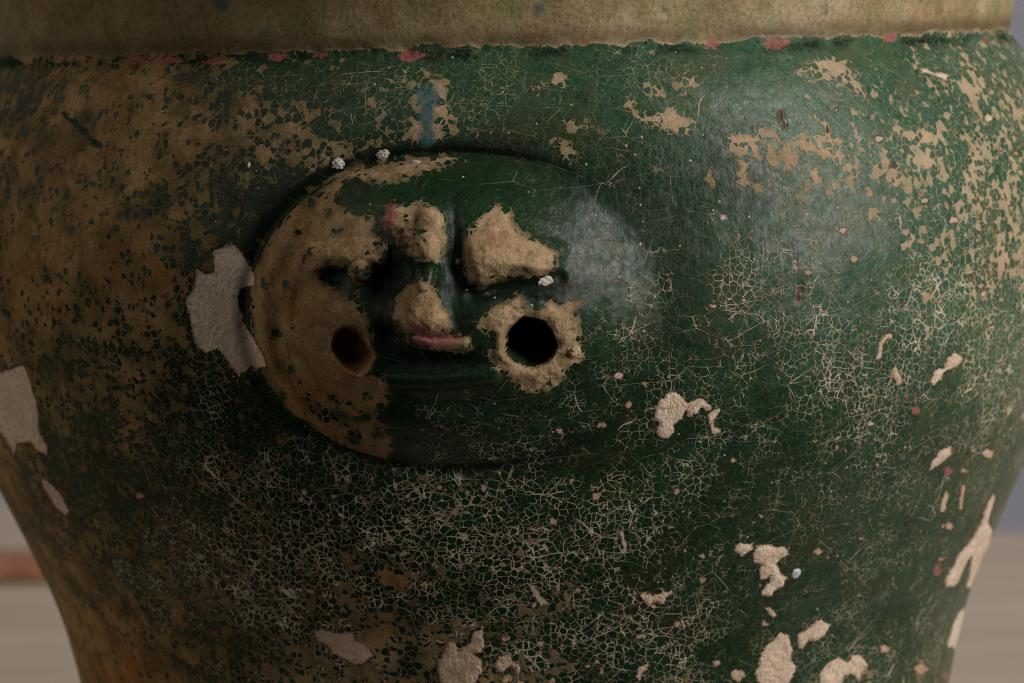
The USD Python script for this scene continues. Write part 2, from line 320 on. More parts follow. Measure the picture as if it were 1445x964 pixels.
# columns: angle from the camera's side, dense over the mask
def spaced(a, b, step): return np.linspace(a, b, max(2, int(round((b - a) / step))), endpoint=False)
th = np.concatenate([spaced(-180, -92, 3.0), spaced(-92, -60, 0.30), spaced(-60, -28, 0.19), spaced(-28, 18, 0.105), spaced(18, 60, 0.17), spaced(60, 92, 0.30), spaced(92, 180, 3.0)])
th = np.radians(th); NT = len(th)
outer = np.zeros(NZ, bool); outer[4:4 + len(zs)] = True
X = prof[:, 0][:, None] * np.sin(th)[None, :]
Y = -prof[:, 0][:, None] * np.cos(th)[None, :]
Z = np.repeat(prof[:, 1][:, None], NT, 1)
B = np.stack([X, Y, Z], -1)
dr = np.gradient(prof[:, 0]); dz = np.gradient(prof[:, 1])
ln = np.hypot(dr, dz) + 1e-12
N = np.stack([(dz / ln)[:, None] * np.sin(th), -(dz / ln)[:, None] * np.cos(th), np.repeat((-dr / ln)[:, None], NT, 1)], -1)

# ------------------------------------------------------------------ drawing helpers
def sd_poly(U, pts, reach=30.0):
    """Signed distance (inside positive) of drawing points U to a polygon, -reach where far away."""
    p = np.array(pts, float)
    out = np.full(U.shape[:-1], -reach)
    lo, hi = p.min(0) - reach, p.max(0) + reach
    sel = (U[..., 0] > lo[0]) & (U[..., 0] < hi[0]) & (U[..., 1] > lo[1]) & (U[..., 1] < hi[1])
    q = U[sel]
    if not len(q): return out
    d2, ins = np.full(len(q), 1e9), np.zeros(len(q), bool)
    for a, b in zip(p, np.roll(p, -1, 0)):
        e = b - a; w = q - a
        t = np.clip((w @ e) / (e @ e + 1e-9), 0, 1)
        r = w - t[:, None] * e
        d2 = np.minimum(d2, (r**2).sum(1))
        c = (a[1] > q[:, 1]) != (b[1] > q[:, 1])
        if abs(e[1]) > 1e-9: ins ^= c & (q[:, 0] < e[0] * (q[:, 1] - a[1]) / e[1] + a[0])
    out[sel] = np.where(ins, 1, -1) * np.sqrt(d2)
    return np.maximum(out, -reach)
def sd_line(U, pts, r, reach=60.0):
    """Positive inside a stroke of half-width r along pts."""
    p = np.array(pts, float)
    out = np.full(U.shape[:-1], -reach)
    lo, hi = p.min(0) - reach - r, p.max(0) + reach + r
    sel = (U[..., 0] > lo[0]) & (U[..., 0] < hi[0]) & (U[..., 1] > lo[1]) & (U[..., 1] < hi[1])
    q = U[sel]; d2 = np.full(len(q), 1e9)
    for a, b in zip(p[:-1], p[1:]):
        e = b - a; w = q - a
        t = np.clip((w @ e) / (e @ e + 1e-9), 0, 1)
        d2 = np.minimum(d2, ((w - t[:, None] * e)**2).sum(1))
    out[sel] = r - np.sqrt(d2)
    return np.maximum(out, -reach)
def sd_oval(U, cx, cy, a, b, deg=0.0):
    t = math.radians(deg); x, y = U[..., 0] - cx, U[..., 1] - cy
    x, y = x * math.cos(t) + y * math.sin(t), -x * math.sin(t) + y * math.cos(t)
    return (1 - np.sqrt((x / a)**2 + (y / b)**2)) * min(a, b)
def bell(U, cx, cy, a, b, deg=0.0):
    t = math.radians(deg); x, y = U[..., 0] - cx, U[..., 1] - cy
    x, y = x * math.cos(t) + y * math.sin(t), -x * math.sin(t) + y * math.cos(t)
    return np.exp(-((x / a)**2 + (y / b)**2))
def ss(x, lo, hi):
    t = np.clip((x - lo) / (hi - lo), 0, 1); return t * t * (3 - 2 * t)
def lump(sd, w): return np.sqrt(np.clip(1 - (1 - np.clip(sd / w, 0, 1))**2, 0, 1))

# ------------------------------------------------------------------ the mask: an applied oval face with two pierced cheeks
BC, BA, BB = (638.0, 440.0), 287.0, 218.0
AX = np.array([math.sin(math.radians(-5.5)), -math.cos(math.radians(-5.5)), 0.0])      # the way the face looks
front = outer[:, None] & (np.abs(th)[None, :] < math.radians(88))
U0 = chart(B)
def rho_of(U): return (np.abs((U[..., 0] - BC[0]) / np.where(U[..., 0] > BC[0], BA + 12, BA))**2.15 + np.abs((U[..., 1] - BC[1]) / BB)**2.15)**(1 / 2.15)
def dome(U):
    r = rho_of(U)
    r = np.clip(r, 0, 1)
    side = ss(U[..., 0] + 0.25 * np.abs(U[..., 1] - 440), 600, 860)         # the right edge melts into the shoulder
    return 0.0142 * ((1 - side) * (1 - r**2.4)**1.05 + side * (1 - r**2.0)**1.5)
near = front & (rho_of(U0) < 1.35)
Um = U0.copy()
for _ in range(4):
    h = np.where(near, dome(Um), 0)
    Um = np.where(near[..., None], chart(B + AX * h[..., None]), U0)
rho = np.where(near, rho_of(Um), 9.0)
U = Um
NOISE = lambda s, o=3, seed=0: meshkit.fbm(B * s, o, seed) - 0.5
n_a, n_b = NOISE(120.0, 3, 1), NOISE(420.0, 3, 2)
Uw = U + np.stack([n_a * 10 + n_b * 7, NOISE(120.0, 3, 5) * 10 + NOISE(420.0, 3, 6) * 7], -1)   # wobbly outlines

brow_r = [(655, 345), (662, 325), (684, 310), (703, 293), (722, 300), (735, 325), (765, 343), (792, 350), (785, 372), (762, 388), (725, 388), (700, 396), (680, 408), (662, 398), (655, 370)]
brow_l = [(541, 312), (556, 291), (600, 286), (628, 303), (633, 345), (616, 366), (580, 364), (556, 340)]
nose = [(548, 456), (560, 425), (574, 402), (590, 390), (606, 396), (620, 420), (633, 447), (634, 464), (612, 473), (572, 472)]
lid_l = [(440, 352), (470, 345), (510, 346), (538, 352), (536, 368), (505, 372), (470, 374), (446, 376)]
hole_r = lambda U: sd_oval(U, 745, 487, 38, 37, 20)
hole_l = lambda U: sd_oval(U, 491, 492, 28, 37, -34)
S = {}
S['brow_r'], S['brow_l'], S['nose'], S['lid_l'] = (sd_poly(Uw, p, 40) for p in (brow_r, brow_l, nose, lid_l))
dsp = np.zeros(U.shape[:2])
M = near
yb = U[..., 1] - 0.10 * (U[..., 0] - 715)
dsp += 0.0040 * ss(S['brow_r'], -16, 20) * ss(yb, 278, 368) * (1 - 0.55 * ss(yb, 366, 402))
dsp -= 0.0012 * ss(sd_line(U, [(668, 418), (700, 408), (745, 402), (785, 392)], 9), -9, 6)
dsp += 0.0034 * np.minimum(ss(S['brow_l'], -14, 24), ss(U[..., 1], 265, 345))
dsp += 0.0026 * np.minimum(lump(S['lid_l'] + 9, 22), ss(U[..., 1], 325, 366))
tip = np.clip((U[..., 1] - 385) / 85, 0, 1)
dsp += (0.0012 + 0.0037 * tip) * ss(S['nose'], -13, 26)
dsp += 0.0022 * lump(sd_line(U, [(597, 395), (604, 350), (606, 300)], 16), 16)
dsp += 0.0036 * lump(sd_oval(U, 508, 383, 16, 15), 15)                      # left eyeball
dsp -= 0.0034 * bell(U, 468, 393, 22, 18) + 0.0036 * bell(U, 540, 400, 34, 34, 40)
dsp -= 0.0026 * bell(U, 705, 414, 62, 18, -4) + 0.0020 * bell(U, 646, 395, 18, 36)
dsp -= 0.0016 * bell(U, 640, 330, 11, 45)                                     # furrow between the brows
dsp += 0.0014 * lump(sd_line(U, [(580, 482), (610, 488), (656, 486)], 9), 9)  # upper lip
dsp -= 0.0026 * bell(U, 600, 511, 66, 14, -2) + 0.0016 * bell(U, 552, 470, 20, 18)
dsp += 0.0016 * lump(sd_line(U, [(548, 538), (620, 540), (695, 530)], 13), 13)  # lower lip
dsp -= 0.0016 * bell(U, 640, 568, 90, 18)
leftish = ss(560 - U[..., 0], 0, 120)
dsp += leftish * (0.0009 * np.exp(-((rho - 0.93) / 0.028)**2) - 0.0007 * np.exp(-((rho - 0.865) / 0.03)**2) + 0.0004 * np.exp(-((rho - 0.80) / 0.025)**2))
ring = np.hypot(U[..., 0] - 492, U[..., 1] - 492)
dsp += 0.00035 * np.sin(ring / 9.0) * ss(ring, 45, 70) * (1 - ss(ring, 110, 150)) * ss(470 - U[..., 0], 0, 60)
dsp += 0.0012 * bell(U, 440, 480, 60, 80)
dsp -= 0.0016 * np.exp(-((rho - 1.025) / 0.035)**2) * (1 - ss(U[..., 0] - 0.5 * np.abs(U[..., 1] - 440), 560, 780))
hr, hl = hole_r(Uw), hole_l(Uw)
worn = np.maximum.reduce([ss(S[k] + 6, 0, 12) for k in ('brow_r', 'brow_l', 'nose', 'lid_l')] + [ss(hr + 40, 0, 16) * ss(U[..., 0], 650, 700)])
dsp += worn * (0.0008 * NOISE(160.0, 3, 41) + 0.0012 * NOISE(420.0, 3, 42) - 0.0004)
dsp += 0.0005 * np.exp(-(np.clip(-hr, 0, None) / 22)**2)
dsp -= 0.0016 * ss(hr + 0.30 * (U[..., 0] - 745), -12, 12) * ss(hr, -26, 0) # the right rim slopes in
dsp -= 0.0175 * np.clip((hr + 0.5) / (5.5 + 24 * ss(U[..., 1], 488, 512)), 0, 1)
dsp -= 0.0010 * ss(hl, -16, 6) * ss(492 - U[..., 0], -10, 30)
dsp -= 0.0088 * ss(hl + 0.22 * (U[..., 0] - 492), -1, 17)
dsp = np.where(M, dsp, 0)
shift = (np.where(M, dome(U), 0) + dsp)[..., None] * AX
# unevenness of the potting
und = 0.0007 * NOISE(28.0, 3, 11) + 0.00022 * n_a + 0.00005 * n_b + 0.00010 * NOISE(np.array([18.0, 18.0, 320.0]), 2, 13)
und = np.where(outer[:, None], und + 0.0009 * n_b * np.exp(-((ZJ - B[..., 2] - 0.0012) / 0.0022)**2), 0)

# ------------------------------------------------------------------ maps of the glaze on the drawing
def field(rows_, xs, ys):
    a = np.array([[int(c) for c in r] for r in rows_], float) / 9.0
    return map_coordinates(a, [np.interp(U[..., 1], ys, np.arange(len(ys))), np.interp(U[..., 0], xs, np.arange(len(xs)))], order=1, mode='nearest')
XS = np.arange(0, 1501, 100); YS = np.array([60, 130, 200, 270, 340, 410, 480, 550, 620, 690, 760, 830, 900, 970])
cov = field(['8467899999999878', '7335786999998876', '5224575999976766', '3336959999987766', '2237899999999766', '2338898999999877', '3548899999999998', '4558899999999988',
             '3768899999999998', '3777888999999997', '3578888899999996', '3357878889999995', '3236756789999996', '3225645678888865'], XS, YS)
gap = field(['1112234444444455', '1112344555545555', '1112233445545555', '1111123334555666', '1112223345555777', '1122222245666777', '1225222334555777', '1236222334445666',
             '1235333333444555', '1347766554433445', '2379998765333444', '2479998876423344', '2469988877534444', '2358888776544444'], XS, YS)
gap = gap * (0.55 + 0.4 * ss(U[..., 1], 250, 480))
chip = np.full(U.shape[:2], -12.0); pale = np.ones(U.shape[:2]); grey = np.zeros(U.shape[:2])
red, blue, dark, film, rust = (np.zeros(U.shape[:2]) for _ in range(5))

# -- mask: which parts lost their glaze
in_mask = rho < 1.0
Uf = Uw + np.stack([NOISE(70.0, 4, 51), NOISE(70.0, 4, 52)], -1) * 46 + np.stack([NOISE(230.0, 3, 53), NOISE(230.0, 3, 54)], -1) * 22
green_face = sd_poly(Uf, [(492, 268), (545, 266), (600, 256), (660, 225), (700, 190), (860, 220), (960, 320), (980, 430), (950, 600), (800, 700), (660, 720), (545, 690), (562, 612), (536, 590), (548, 556), (560, 545), (532, 530), (520, 515), (532, 470), (515, 452), (522, 438), (500, 415), (470, 410), (450, 398), (455, 380), (480, 376), (520, 376), (545, 368), (540, 348), (525, 335), (512, 310), (490, 300)], 40)
cov = np.where(in_mask, np.clip(0.10 + 0.92 * ss(green_face, -20, 12) + 0.35 * ss(green_face, -40, -5) * ss(n_a, 0.02, 0.2), 0, 1), cov)
cov = np.maximum(cov, np.where(near, 0.98 * np.exp(-((rho - 1.075) / 0.085)**2) * ss(640 - U[..., 1], -40, 40), 0))
gap = np.where(in_mask, (gap + 0.18 * ss(U[..., 1], 500, 600)) * ss(green_face, 0, 40) * (0.62 + 0.2 * ss(U[..., 0], 700, 820)), gap)
losses = [brow_r, brow_l, nose,
    [(676, 464), (690, 440), (712, 428), (733, 416), (738, 432), (752, 441), (766, 440), (778, 426), (790, 440), (806, 430), (822, 428), (816, 450), (816, 475), (824, 495), (816, 508), (798, 522), (790, 537), (775, 547), (750, 554), (728, 547), (712, 532), (690, 516), (684, 498), (704, 492), (704, 472), (690, 472)],
    [(616, 478), (658, 478), (662, 490), (640, 494), (606, 490)], 
    [(442, 350), (538, 350), (536, 370), (500, 373), (446, 378)], [(496, 374), (508, 369), (520, 374), (524, 384), (518, 395), (506, 398), (496, 393), (493, 383)],
    [(450, 400), (470, 424), (512, 440), (522, 470), (520, 520), (470, 530), (430, 470)],
    [(803, 164), (827, 168), (840, 182), (799, 187), (791, 171)], [(899, 116), (933, 112), (935, 136), (912, 138)], [(957, 103), (970, 97), (984, 123), (960, 131), (950, 120)],
    [(881, 137), (892, 144), (905, 164), (940, 160), (950, 149), (967, 164), (983, 171), (979, 190), (940, 188), (926, 180), (905, 174), (887, 153)], [(774, 199), (795, 195), (815, 214), (803, 227), (785, 214)],
    [(785, 102), (800, 110), (796, 122), (782, 116)],
    [(1025, 192), (1063, 190), (1073, 176), (1094, 180), (1099, 235), (1080, 221), (1056, 236), (1050, 268), (1038, 262), (1042, 233), (1027, 208)], [(990, 259), (1001, 231), (1009, 253), (1006, 266)],
    [(1120, 100), (1158, 78), (1196, 91), (1208, 103), (1225, 120), (1222, 136), (1199, 128), (1182, 121), (1158, 114), (1134, 114)],
    [(1075, 192), (1100, 183), (1113, 197), (1144, 193), (1161, 183), (1177, 186), (1194, 199), (1198, 220), (1182, 238), (1168, 228), (1144, 221), (1131, 214), (1124, 238), (1107, 249), (1091, 238), (1081, 221)],
    [(1140, 240), (1160, 236), (1156, 262), (1146, 266)], [(1115, 275), (1136, 272), (1138, 290), (1120, 288)],
    [(1264, 187), (1292, 176), (1321, 174), (1314, 192), (1298, 207), (1283, 204)], [(1283, 219), (1305, 214), (1318, 233), (1305, 242), (1283, 235)], [(1255, 240), (1276, 238), (1276, 259), (1260, 266)],
    [(1350, 112), (1389, 111), (1393, 146), (1367, 139)], [(1368, 190), (1417, 183), (1417, 221), (1399, 256), (1370, 235)], [(1406, 251), (1427, 258), (1430, 296), (1410, 293)], [(1395, 330), (1420, 325), (1425, 390), (1405, 390)],
    [(500, 880), (560, 850), (590, 900), (560, 950), (520, 940)], [(530, 800), (560, 790), (575, 830), (545, 850)], [(480, 790), (500, 770), (530, 780), (520, 810)],
    [(345, 130), (400, 140), (410, 175), (360, 190), (330, 170)], [(355, 185), (395, 190), (390, 230), (350, 235)], [(575, 125), (600, 105), (628, 110), (632, 150), (622, 200), (575, 205), (582, 160)], [(455, 150), (480, 150), (475, 185), (460, 180)]]
loss_sd = []
for k, p in enumerate(losses):
    s = sd_poly(Uw, p, 14); loss_sd.append(s)
    cov = np.minimum(cov, 1 - (0.95 if k < 8 else 0.52) * ss(s, -9 if k < 8 else -10, 10 if k < 8 else 9))
for x, y, a, b in ((437, 357, 8, 14), (463, 300, 10, 9), (405, 402, 7, 7), (388, 470, 8, 10), (420, 330, 6, 6), (455, 620, 14, 10), (412, 520, 6, 7), (520, 560, 8, 6), (440, 290, 7, 9), (515, 590, 16, 10), (500, 618, 14, 9), (428, 600, 12, 9), (535, 610, 12, 14), (470, 560, 10, 7), (400, 560, 7, 12), (372, 400, 6, 10), (480, 325, 8, 6), (530, 290, 12, 9)):
    cov = np.maximum(cov, 0.85 * bell(U, x, y, a, b) * in_mask)
cov = np.maximum(cov, 0.42 * bell(U, 590, 325, 40, 36) + 0.30 * ss(S['brow_r'], -2, 4) * (1 - ss(S['brow_r'], 4, 14)))
cov = np.maximum(cov, 0.75 * np.maximum(bell(U, 478, 582, 26, 18), 0) + 0.5 * bell(U, 440, 575, 22, 22) * in_mask)
cov = np.minimum(cov, np.where(near, 1 - ss(hl, -8, -2), 1))
cov = np.where(near & (hr > 3), 0.97, cov)

# -- dark pools of thick glaze, and shade painted into creases and sockets
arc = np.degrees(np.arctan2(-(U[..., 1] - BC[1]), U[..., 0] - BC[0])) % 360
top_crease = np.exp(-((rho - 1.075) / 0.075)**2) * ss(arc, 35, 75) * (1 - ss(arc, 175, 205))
low_crease = np.exp(-((rho - 1.03) / 0.045)**2) * ss(arc, 215, 245) * (1 - ss(arc, 310, 335))  # shade below the mask, painted into the colour
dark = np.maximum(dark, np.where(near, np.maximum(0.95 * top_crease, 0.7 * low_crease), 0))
for args, k in (((468, 391, 28, 22), 1.2), ((530, 398, 46, 38, 30), 1.2), ((668, 412, 46, 28), 1.0), ((745, 408, 70, 16), .85), ((555, 465, 34, 28), 1.0), ((600, 512, 85, 18, -2), 1.0), ((640, 330, 11, 50), .8), ((696, 470, 16, 30), .6), ((655, 450, 26, 46), .8), ((560, 345, 40, 22), .6)):  # sockets, under brow and nose, mouth: thick glaze plus painted shade
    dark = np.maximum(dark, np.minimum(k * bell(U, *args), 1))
dark = np.maximum(dark, 0.9 * ss(sd_line(Uw, [(88, 157), (112, 178), (130, 197), (143, 206)], 3.5), -3, 3))
cov = np.maximum(cov, 0.97 * ss(sd_line(Uw, [(88, 157), (112, 178), (130, 197), (143, 206)], 4), -3, 3))
dark = np.maximum(dark, np.where(near & (hr > 3), 0.95 - 0.6 * ss(U[..., 1], 490, 505), 0))  # inside of the right hole darkened, less on its lower wall

# -- bare patches, and one strip of painted rim light: (outline, name of the piece, pale, grey)
def blob(x, y, r, k=9, seed=0, sx=1.0, sy=1.0):
    g = np.random.default_rng(int(x * 31 + y * 7 + seed))
    return [(x + sx * r * (0.75 + 0.5 * g.random()) * math.cos(2 * math.pi * i / k), y + sy * r * (0.75 + 0.5 * g.random()) * math.sin(2 * math.pi * i / k)) for i in range(k)]
patches = [
    ([(298, 352), (329, 344), (342, 358), (360, 392), (360, 404), (337, 407), (334, 426), (342, 457), (356, 477), (371, 498), (377, 517), (360, 524), (353, 519), (337, 531), (325, 519), (318, 507), (305, 493), (289, 500), (277, 491), (269, 471), (265, 443), (260, 423), (274, 402), (276, 378), (288, 385), (300, 382)], 1, .75),
    ([(-18, 530), (7, 522), (31, 515), (38, 525), (45, 553), (51, 573), (55, 608), (65, 628), (67, 642), (51, 637), (41, 623), (24, 626), (20, 645), (7, 621), (-14, 600)], 1, .8),
    ([(56, 675), (68, 677), (86, 696), (99, 723), (92, 728), (79, 716), (68, 699), (58, 685)], .8, .3),
    ([(922, 580), (927, 567), (939, 556), (949, 552), (960, 556), (968, 568), (987, 561), (1001, 570), (1006, 577), (997, 579), (989, 575), (984, 584), (973, 589), (966, 582), (961, 594), (951, 599), (953, 611), (942, 621), (932, 618), (926, 609), (929, 597), (922, 591)], 1, 0),
    ([(1001, 594), (997, 587), (1013, 573), (1017, 579), (1008, 591), (1008, 601), (1017, 608), (1011, 617), (1001, 606)], .9, 0),
    ([(1037, 778), (1042, 766), (1063, 766), (1062, 776), (1045, 787)], 1, 0),
    ([(1062, 785), (1067, 771), (1083, 769), (1096, 773), (1107, 771), (1117, 783), (1103, 790), (1096, 798), (1101, 809), (1110, 815), (1107, 826), (1093, 834), (1089, 841), (1072, 841), (1076, 829), (1086, 821), (1089, 812), (1079, 817), (1069, 819), (1071, 805), (1074, 797), (1064, 795)], 1, 0),
    ([(1077, 855), (1089, 859), (1097, 869), (1089, 872)], 1, 0),
    ([(1069, 939), (1074, 918), (1086, 905), (1100, 891), (1113, 898), (1119, 918), (1115, 932), (1124, 939), (1119, 956), (1110, 975), (1076, 975), (1065, 949)], .85, 0),
    ([(1125, 898), (1148, 881), (1158, 873), (1172, 881), (1165, 898), (1151, 906), (1141, 904), (1132, 918), (1125, 911)], .9, 0),
    ([(1155, 952), (1165, 935), (1182, 927), (1196, 935), (1201, 925), (1216, 925), (1226, 939), (1216, 951), (1213, 963), (1203, 952), (1192, 954), (1182, 980), (1160, 980)], .95, 0),
    ([(1333, 819), (1340, 805), (1353, 781), (1367, 766), (1377, 747), (1387, 726), (1394, 706), (1403, 694), (1405, 702), (1398, 723), (1394, 737), (1401, 750), (1398, 768), (1387, 788), (1377, 812), (1369, 831), (1360, 829), (1366, 806), (1370, 786), (1364, 792), (1355, 815), (1350, 824), (1343, 829), (1334, 827)], 1, .15),
    ([(1343, 881), (1353, 863), (1362, 853), (1363, 867), (1357, 894), (1348, 918), (1336, 911), (1341, 894)], 1, 1.0),
    ([(1340, 956), (1350, 935), (1360, 908), (1366, 918), (1362, 942), (1360, 980), (1337, 980)], 1, .9),
    ([(1437, 672), (1443, 672), (1418, 735), (1405, 768), (1392, 800), (1384, 835), (1372, 868), (1368, 900), (1361, 925), (1358, 890), (1372, 842), (1384, 796), (1398, 765)], .8, .35),  # rim light on the right edge painted as a pale strip, over bare grey clay
    ([(1310, 537), (1319, 522), (1333, 519), (1334, 505), (1346, 496), (1358, 505), (1355, 515), (1343, 522), (1333, 525), (1324, 536), (1317, 543)], .95, 0),
    ([(1235, 507), (1238, 484), (1247, 471), (1257, 471), (1261, 481), (1252, 478), (1246, 486), (1245, 498), (1240, 511)], .8, 0),
    ([(1256, 525), (1264, 512), (1269, 525), (1274, 539), (1266, 547), (1260, 533)], .7, 0),
    ([(1307, 667), (1319, 648), (1329, 634), (1343, 630), (1345, 641), (1329, 655), (1316, 663)], .9, 0),
    ([(1299, 94), (1309, 96), (1319, 101), (1329, 101), (1340, 106), (1336, 115), (1329, 112), (1319, 107), (1309, 105), (1300, 104)], 1, .9),
    ([(441, 891), (453, 887), (480, 894), (497, 893), (501, 905), (514, 908), (528, 925), (514, 935), (501, 939), (484, 929), (470, 925), (460, 911), (446, 905)], .45, .25),
    ([(617, 942), (624, 922), (634, 901), (645, 908), (646, 918), (662, 908), (665, 894), (679, 887), (686, 908), (679, 922), (668, 922), (679, 932), (682, 946), (665, 975), (621, 975)], .45, .1),
    ([(696, 942), (703, 925), (720, 922), (723, 932), (737, 942), (730, 956), (720, 942), (706, 952)], .5, .1),
    ([(900, 839), (912, 836), (919, 839), (933, 836), (928, 821), (936, 833), (953, 833), (940, 843), (936, 852), (923, 848), (916, 854), (905, 846)], .8, 0),
    ([(744, 821), (752, 826), (768, 846), (773, 852), (763, 854), (752, 841)], .6, .2),
    ([(1328, 722), (1329, 705), (1337, 690), (1341, 700), (1334, 724)], .8, 0),
    ([(1352, 718), (1358, 684), (1363, 684), (1358, 722)], .5, 0),
    ([(896, 955), (902, 940), (914, 933), (917, 938), (906, 950), (902, 962)], .6, 0),
    ([(728, 957), (736, 962), (748, 966), (744, 978), (730, 975)], .5, 0),
]
small = [(991, 819, 8, .6, 0), (991, 786, 6, .8, 0), (782, 737, 8, .6, .2), (815, 833, 6, .6, 0), (842, 700, 9, .5, 0), (904, 898, 8, .3, 0), (830, 939, 6, .5, 0), (842, 933, 6, .5, 0), (1010, 935, 8, .6, 0), (1042, 952, 14, .6, 0),
         (714, 901, 7, .5, 0), (1034, 649, 7, .4, 0), (1063, 737, 4, .9, .5), (762, 908, 7, .3, .5), (1155, 778, 9, .6, 0), (1340, 743, 8, .6, 0), (848, 601, 8, .3, 0), (873, 531, 8, .8, .3), (910, 541, 7, .4, 0), (888, 572, 7, .2, 0),
         (1395, 167, 9, .8, .7), (1240, 197, 7, .9, .6), (1303, 283, 6, .9, .3), (1345, 310, 9, .8, .2), (1388, 415, 7, .8, 0), (1400, 462, 6, .7, 0), (1020, 305, 8, .8, .4), (1140, 385, 7, .5, 0), (1130, 470, 6, .8, .4), (1238, 415, 5, .5, 0),
         (1395, 640, 12, .6, .2), (1370, 940, 7, .5, 0), (1300, 945, 12, .3, 0), (1250, 915, 9, .3, 0), (1230, 598, 6, .9, .7), (620, 688, 6, .4, 0), (470, 700, 5, .3, .2), (570, 780, 8, .4, .2), (600, 825, 7, .3, .1),
         (430, 694, 7, .3, .2), (195, 700, 9, .2, .1), (715, 960, 8, .4, 0), (780, 960, 7, .4, 0), (905, 345, 5, .7, .3), (875, 390, 5, .3, 0), (790, 608, 6, .3, 0), (682, 690, 7, .3, 0), (660, 695, 5, .5, .2), (955, 880, 7, .3, 0),
         (1080, 880, 7, .4, 0), (1185, 945, 5, .3, 0), (1120, 370, 6, .4, 0), (1300, 340, 7, .7, 0), (1008, 430, 5, .9, .6), (1205, 365, 7, .3, 0), (1190, 325, 7, .4, 0), (1362, 665, 7, .4, 0), (1328, 790, 5, .2, 0), (1215, 760, 4, .6, .4)]
patch_sd = []
for pts, pl, gr in patches + [(blob(x, y, r * 0.66, 11, 0, 1.25, 0.95), pl * 0.75, gr) for x, y, r, pl, gr in small]:
    s = sd_poly(Uw * 0.35 + U * 0.65, pts, 12)
    new = s > chip
    chip = np.maximum(chip, s); pale = np.where(new & (s > -8), pl, pale); grey = np.where(new & (s > -8), gr, grey)
    patch_sd.append(s)
# many scattered crumbs of loss, thicker towards the bottom and the right
g = np.random.default_rng(5)
def strew(n, box, rmin, rmax, pl):
    global chip, pale
    for _ in range(n):
        x, y = g.uniform(box[0], box[2]), g.uniform(box[1], box[3])
        if (abs((x - BC[0]) / BA)**2 + abs((y - BC[1]) / BB)**2) < 1.1: continue
        s = sd_poly(Uw, blob(x, y, g.uniform(rmin, rmax), 7, 3, g.uniform(.6, 1.5), g.uniform(.6, 1.5)), 6)
        new = s > chip; k = pl * g.uniform(.3, 1)
        pale = np.where(new & (s > -5), k, pale); chip = np.maximum(chip, s)
strew(50, (420, 690, 1100, 964), 1, 3.5, .5)
strew(35, (980, 560, 1420, 964), 1, 3, .5)
strew(50, (1180, 150, 1440, 560), 1, 3.5, .35)
strew(15, (60, 560, 420, 900), 1, 3, .4)

# -- neck, seam and pigments
edge = 62 - 0.0253 * (U[..., 0] - 722)
v_below = (ZJ - B[..., 2])
seam = v_below + 0.0013 * n_b + 0.0020 * n_a + 0.0016 * NOISE(np.array([260.0, 260.0, 40.0]), 2, 31)
neck = np.where(outer[:, None], 1 - ss(seam, -0.0009, 0.0003), 1.0)
cov = cov * (1 - neck)
lip = np.exp(-((v_below - 0.0014) / 0.0016)**2)
cov = np.maximum(cov, 0.98 * lip * (1 - neck) * ss(NOISE(110.0, 3, 21) + 0.02 + 0.4 * ss(U[..., 0], 300, 600), 0, .12))
dark = np.maximum(dark, (0.35 + 0.45 * ss(U[..., 0], 350, 650)) * lip * ss(NOISE(90.0, 2, 22) + 0.12, 0, .2))
for x, y, a, b, k in ((312, 4, 16, 16, 1), (375, 46, 11, 10, .7), (250, 42, 9, 10, .5), (760, 12, 13, 13, .8), (1165, 10, 8, 22, .7), (937, 12, 6, 8, .7), (992, 17, 8, 7, .5), (232, 18, 7, 8, .5), (465, 55, 14, 6, .45), (640, 10, 10, 12, .4), (665, 42, 14, 8, .4), (1245, 15, 7, 14, .35),
                      (604, 138, 17, 19, 1.4), (602, 165, 12, 30, 1.3), (603, 192, 14, 15, 1.25)):
    blue = np.maximum(blue, k * bell(U, x, y, a, b))
for x, y, a, b, k in ((225, 86, 50, 7, .7), (305, 88, 24, 6, .75), (392, 80, 14, 7, 1), (455, 78, 14, 6, .9), (580, 79, 16, 9, 1), (1005, 62, 14, 9, .8), (1093, 60, 18, 10, 1.1), (1257, 52, 12, 7, .9), (1395, 58, 16, 9, .5), (130, 90, 20, 6, .4),
                      (605, 480, 30, 9, 1.1), (552, 305, 11, 20, .85), (594, 460, 28, 11, .75), (700, 325, 20, 12, .42), (1293, 580, 6, 6, 1.2), (1342, 637, 5, 6, 1.2), (1337, 665, 5, 6, 1.2), (1323, 805, 6, 9, .9), (1280, 560, 4, 5, .9), (1335, 954, 5, 6, 1), (430, 440, 16, 12, .3)):
    red = np.maximum(red, k * bell(U, x, y, a, b))
for x, y, a, b, k in ((235, 375, 60, 50, .7), (60, 420, 120, 80, .3), (180, 945, 60, 40, 1), (150, 860, 60, 50, .4), (250, 560, 80, 40, .35), (560, 850, 60, 60, .7), (500, 760, 60, 60, .4), (1160, 205, 50, 30, .5), (496, 494, 30, 36, 1.0), (450, 540, 80, 60, .55), (500, 590, 60, 40, .5), (425, 440, 40, 30, .4), (705, 335, 40, 26, .35), (300, 820, 120, 90, .3), (1320, 950, 60, 30, .5)):
    rust = np.maximum(rust, np.minimum(k * bell(U, x, y, a, b), 1))
for x, y, a, b, k in ((870, 345, 75, 75, .45), (1130, 320, 150, 130, .2), (20, 130, 110, 70, .35), (1080, 430, 150, 90, .3), (1250, 760, 120, 120, .3), (1330, 200, 120, 120, .3)):  # grey sheen painted in where highlights fall, plus weathered grey areas
    film = np.maximum(film, k * bell(U, x, y, a, b))
stain = np.maximum.reduce([0.85 * ss(560 - U[..., 0], -120, 380), 0.35 * ss(U[..., 1], 620, 820) * ss(1000 - U[..., 0], -100, 300)]) + np.where(in_mask, 0.30 * ss(620 - U[..., 0], 0, 200), 0)
stain = np.clip(stain, 0, 1)
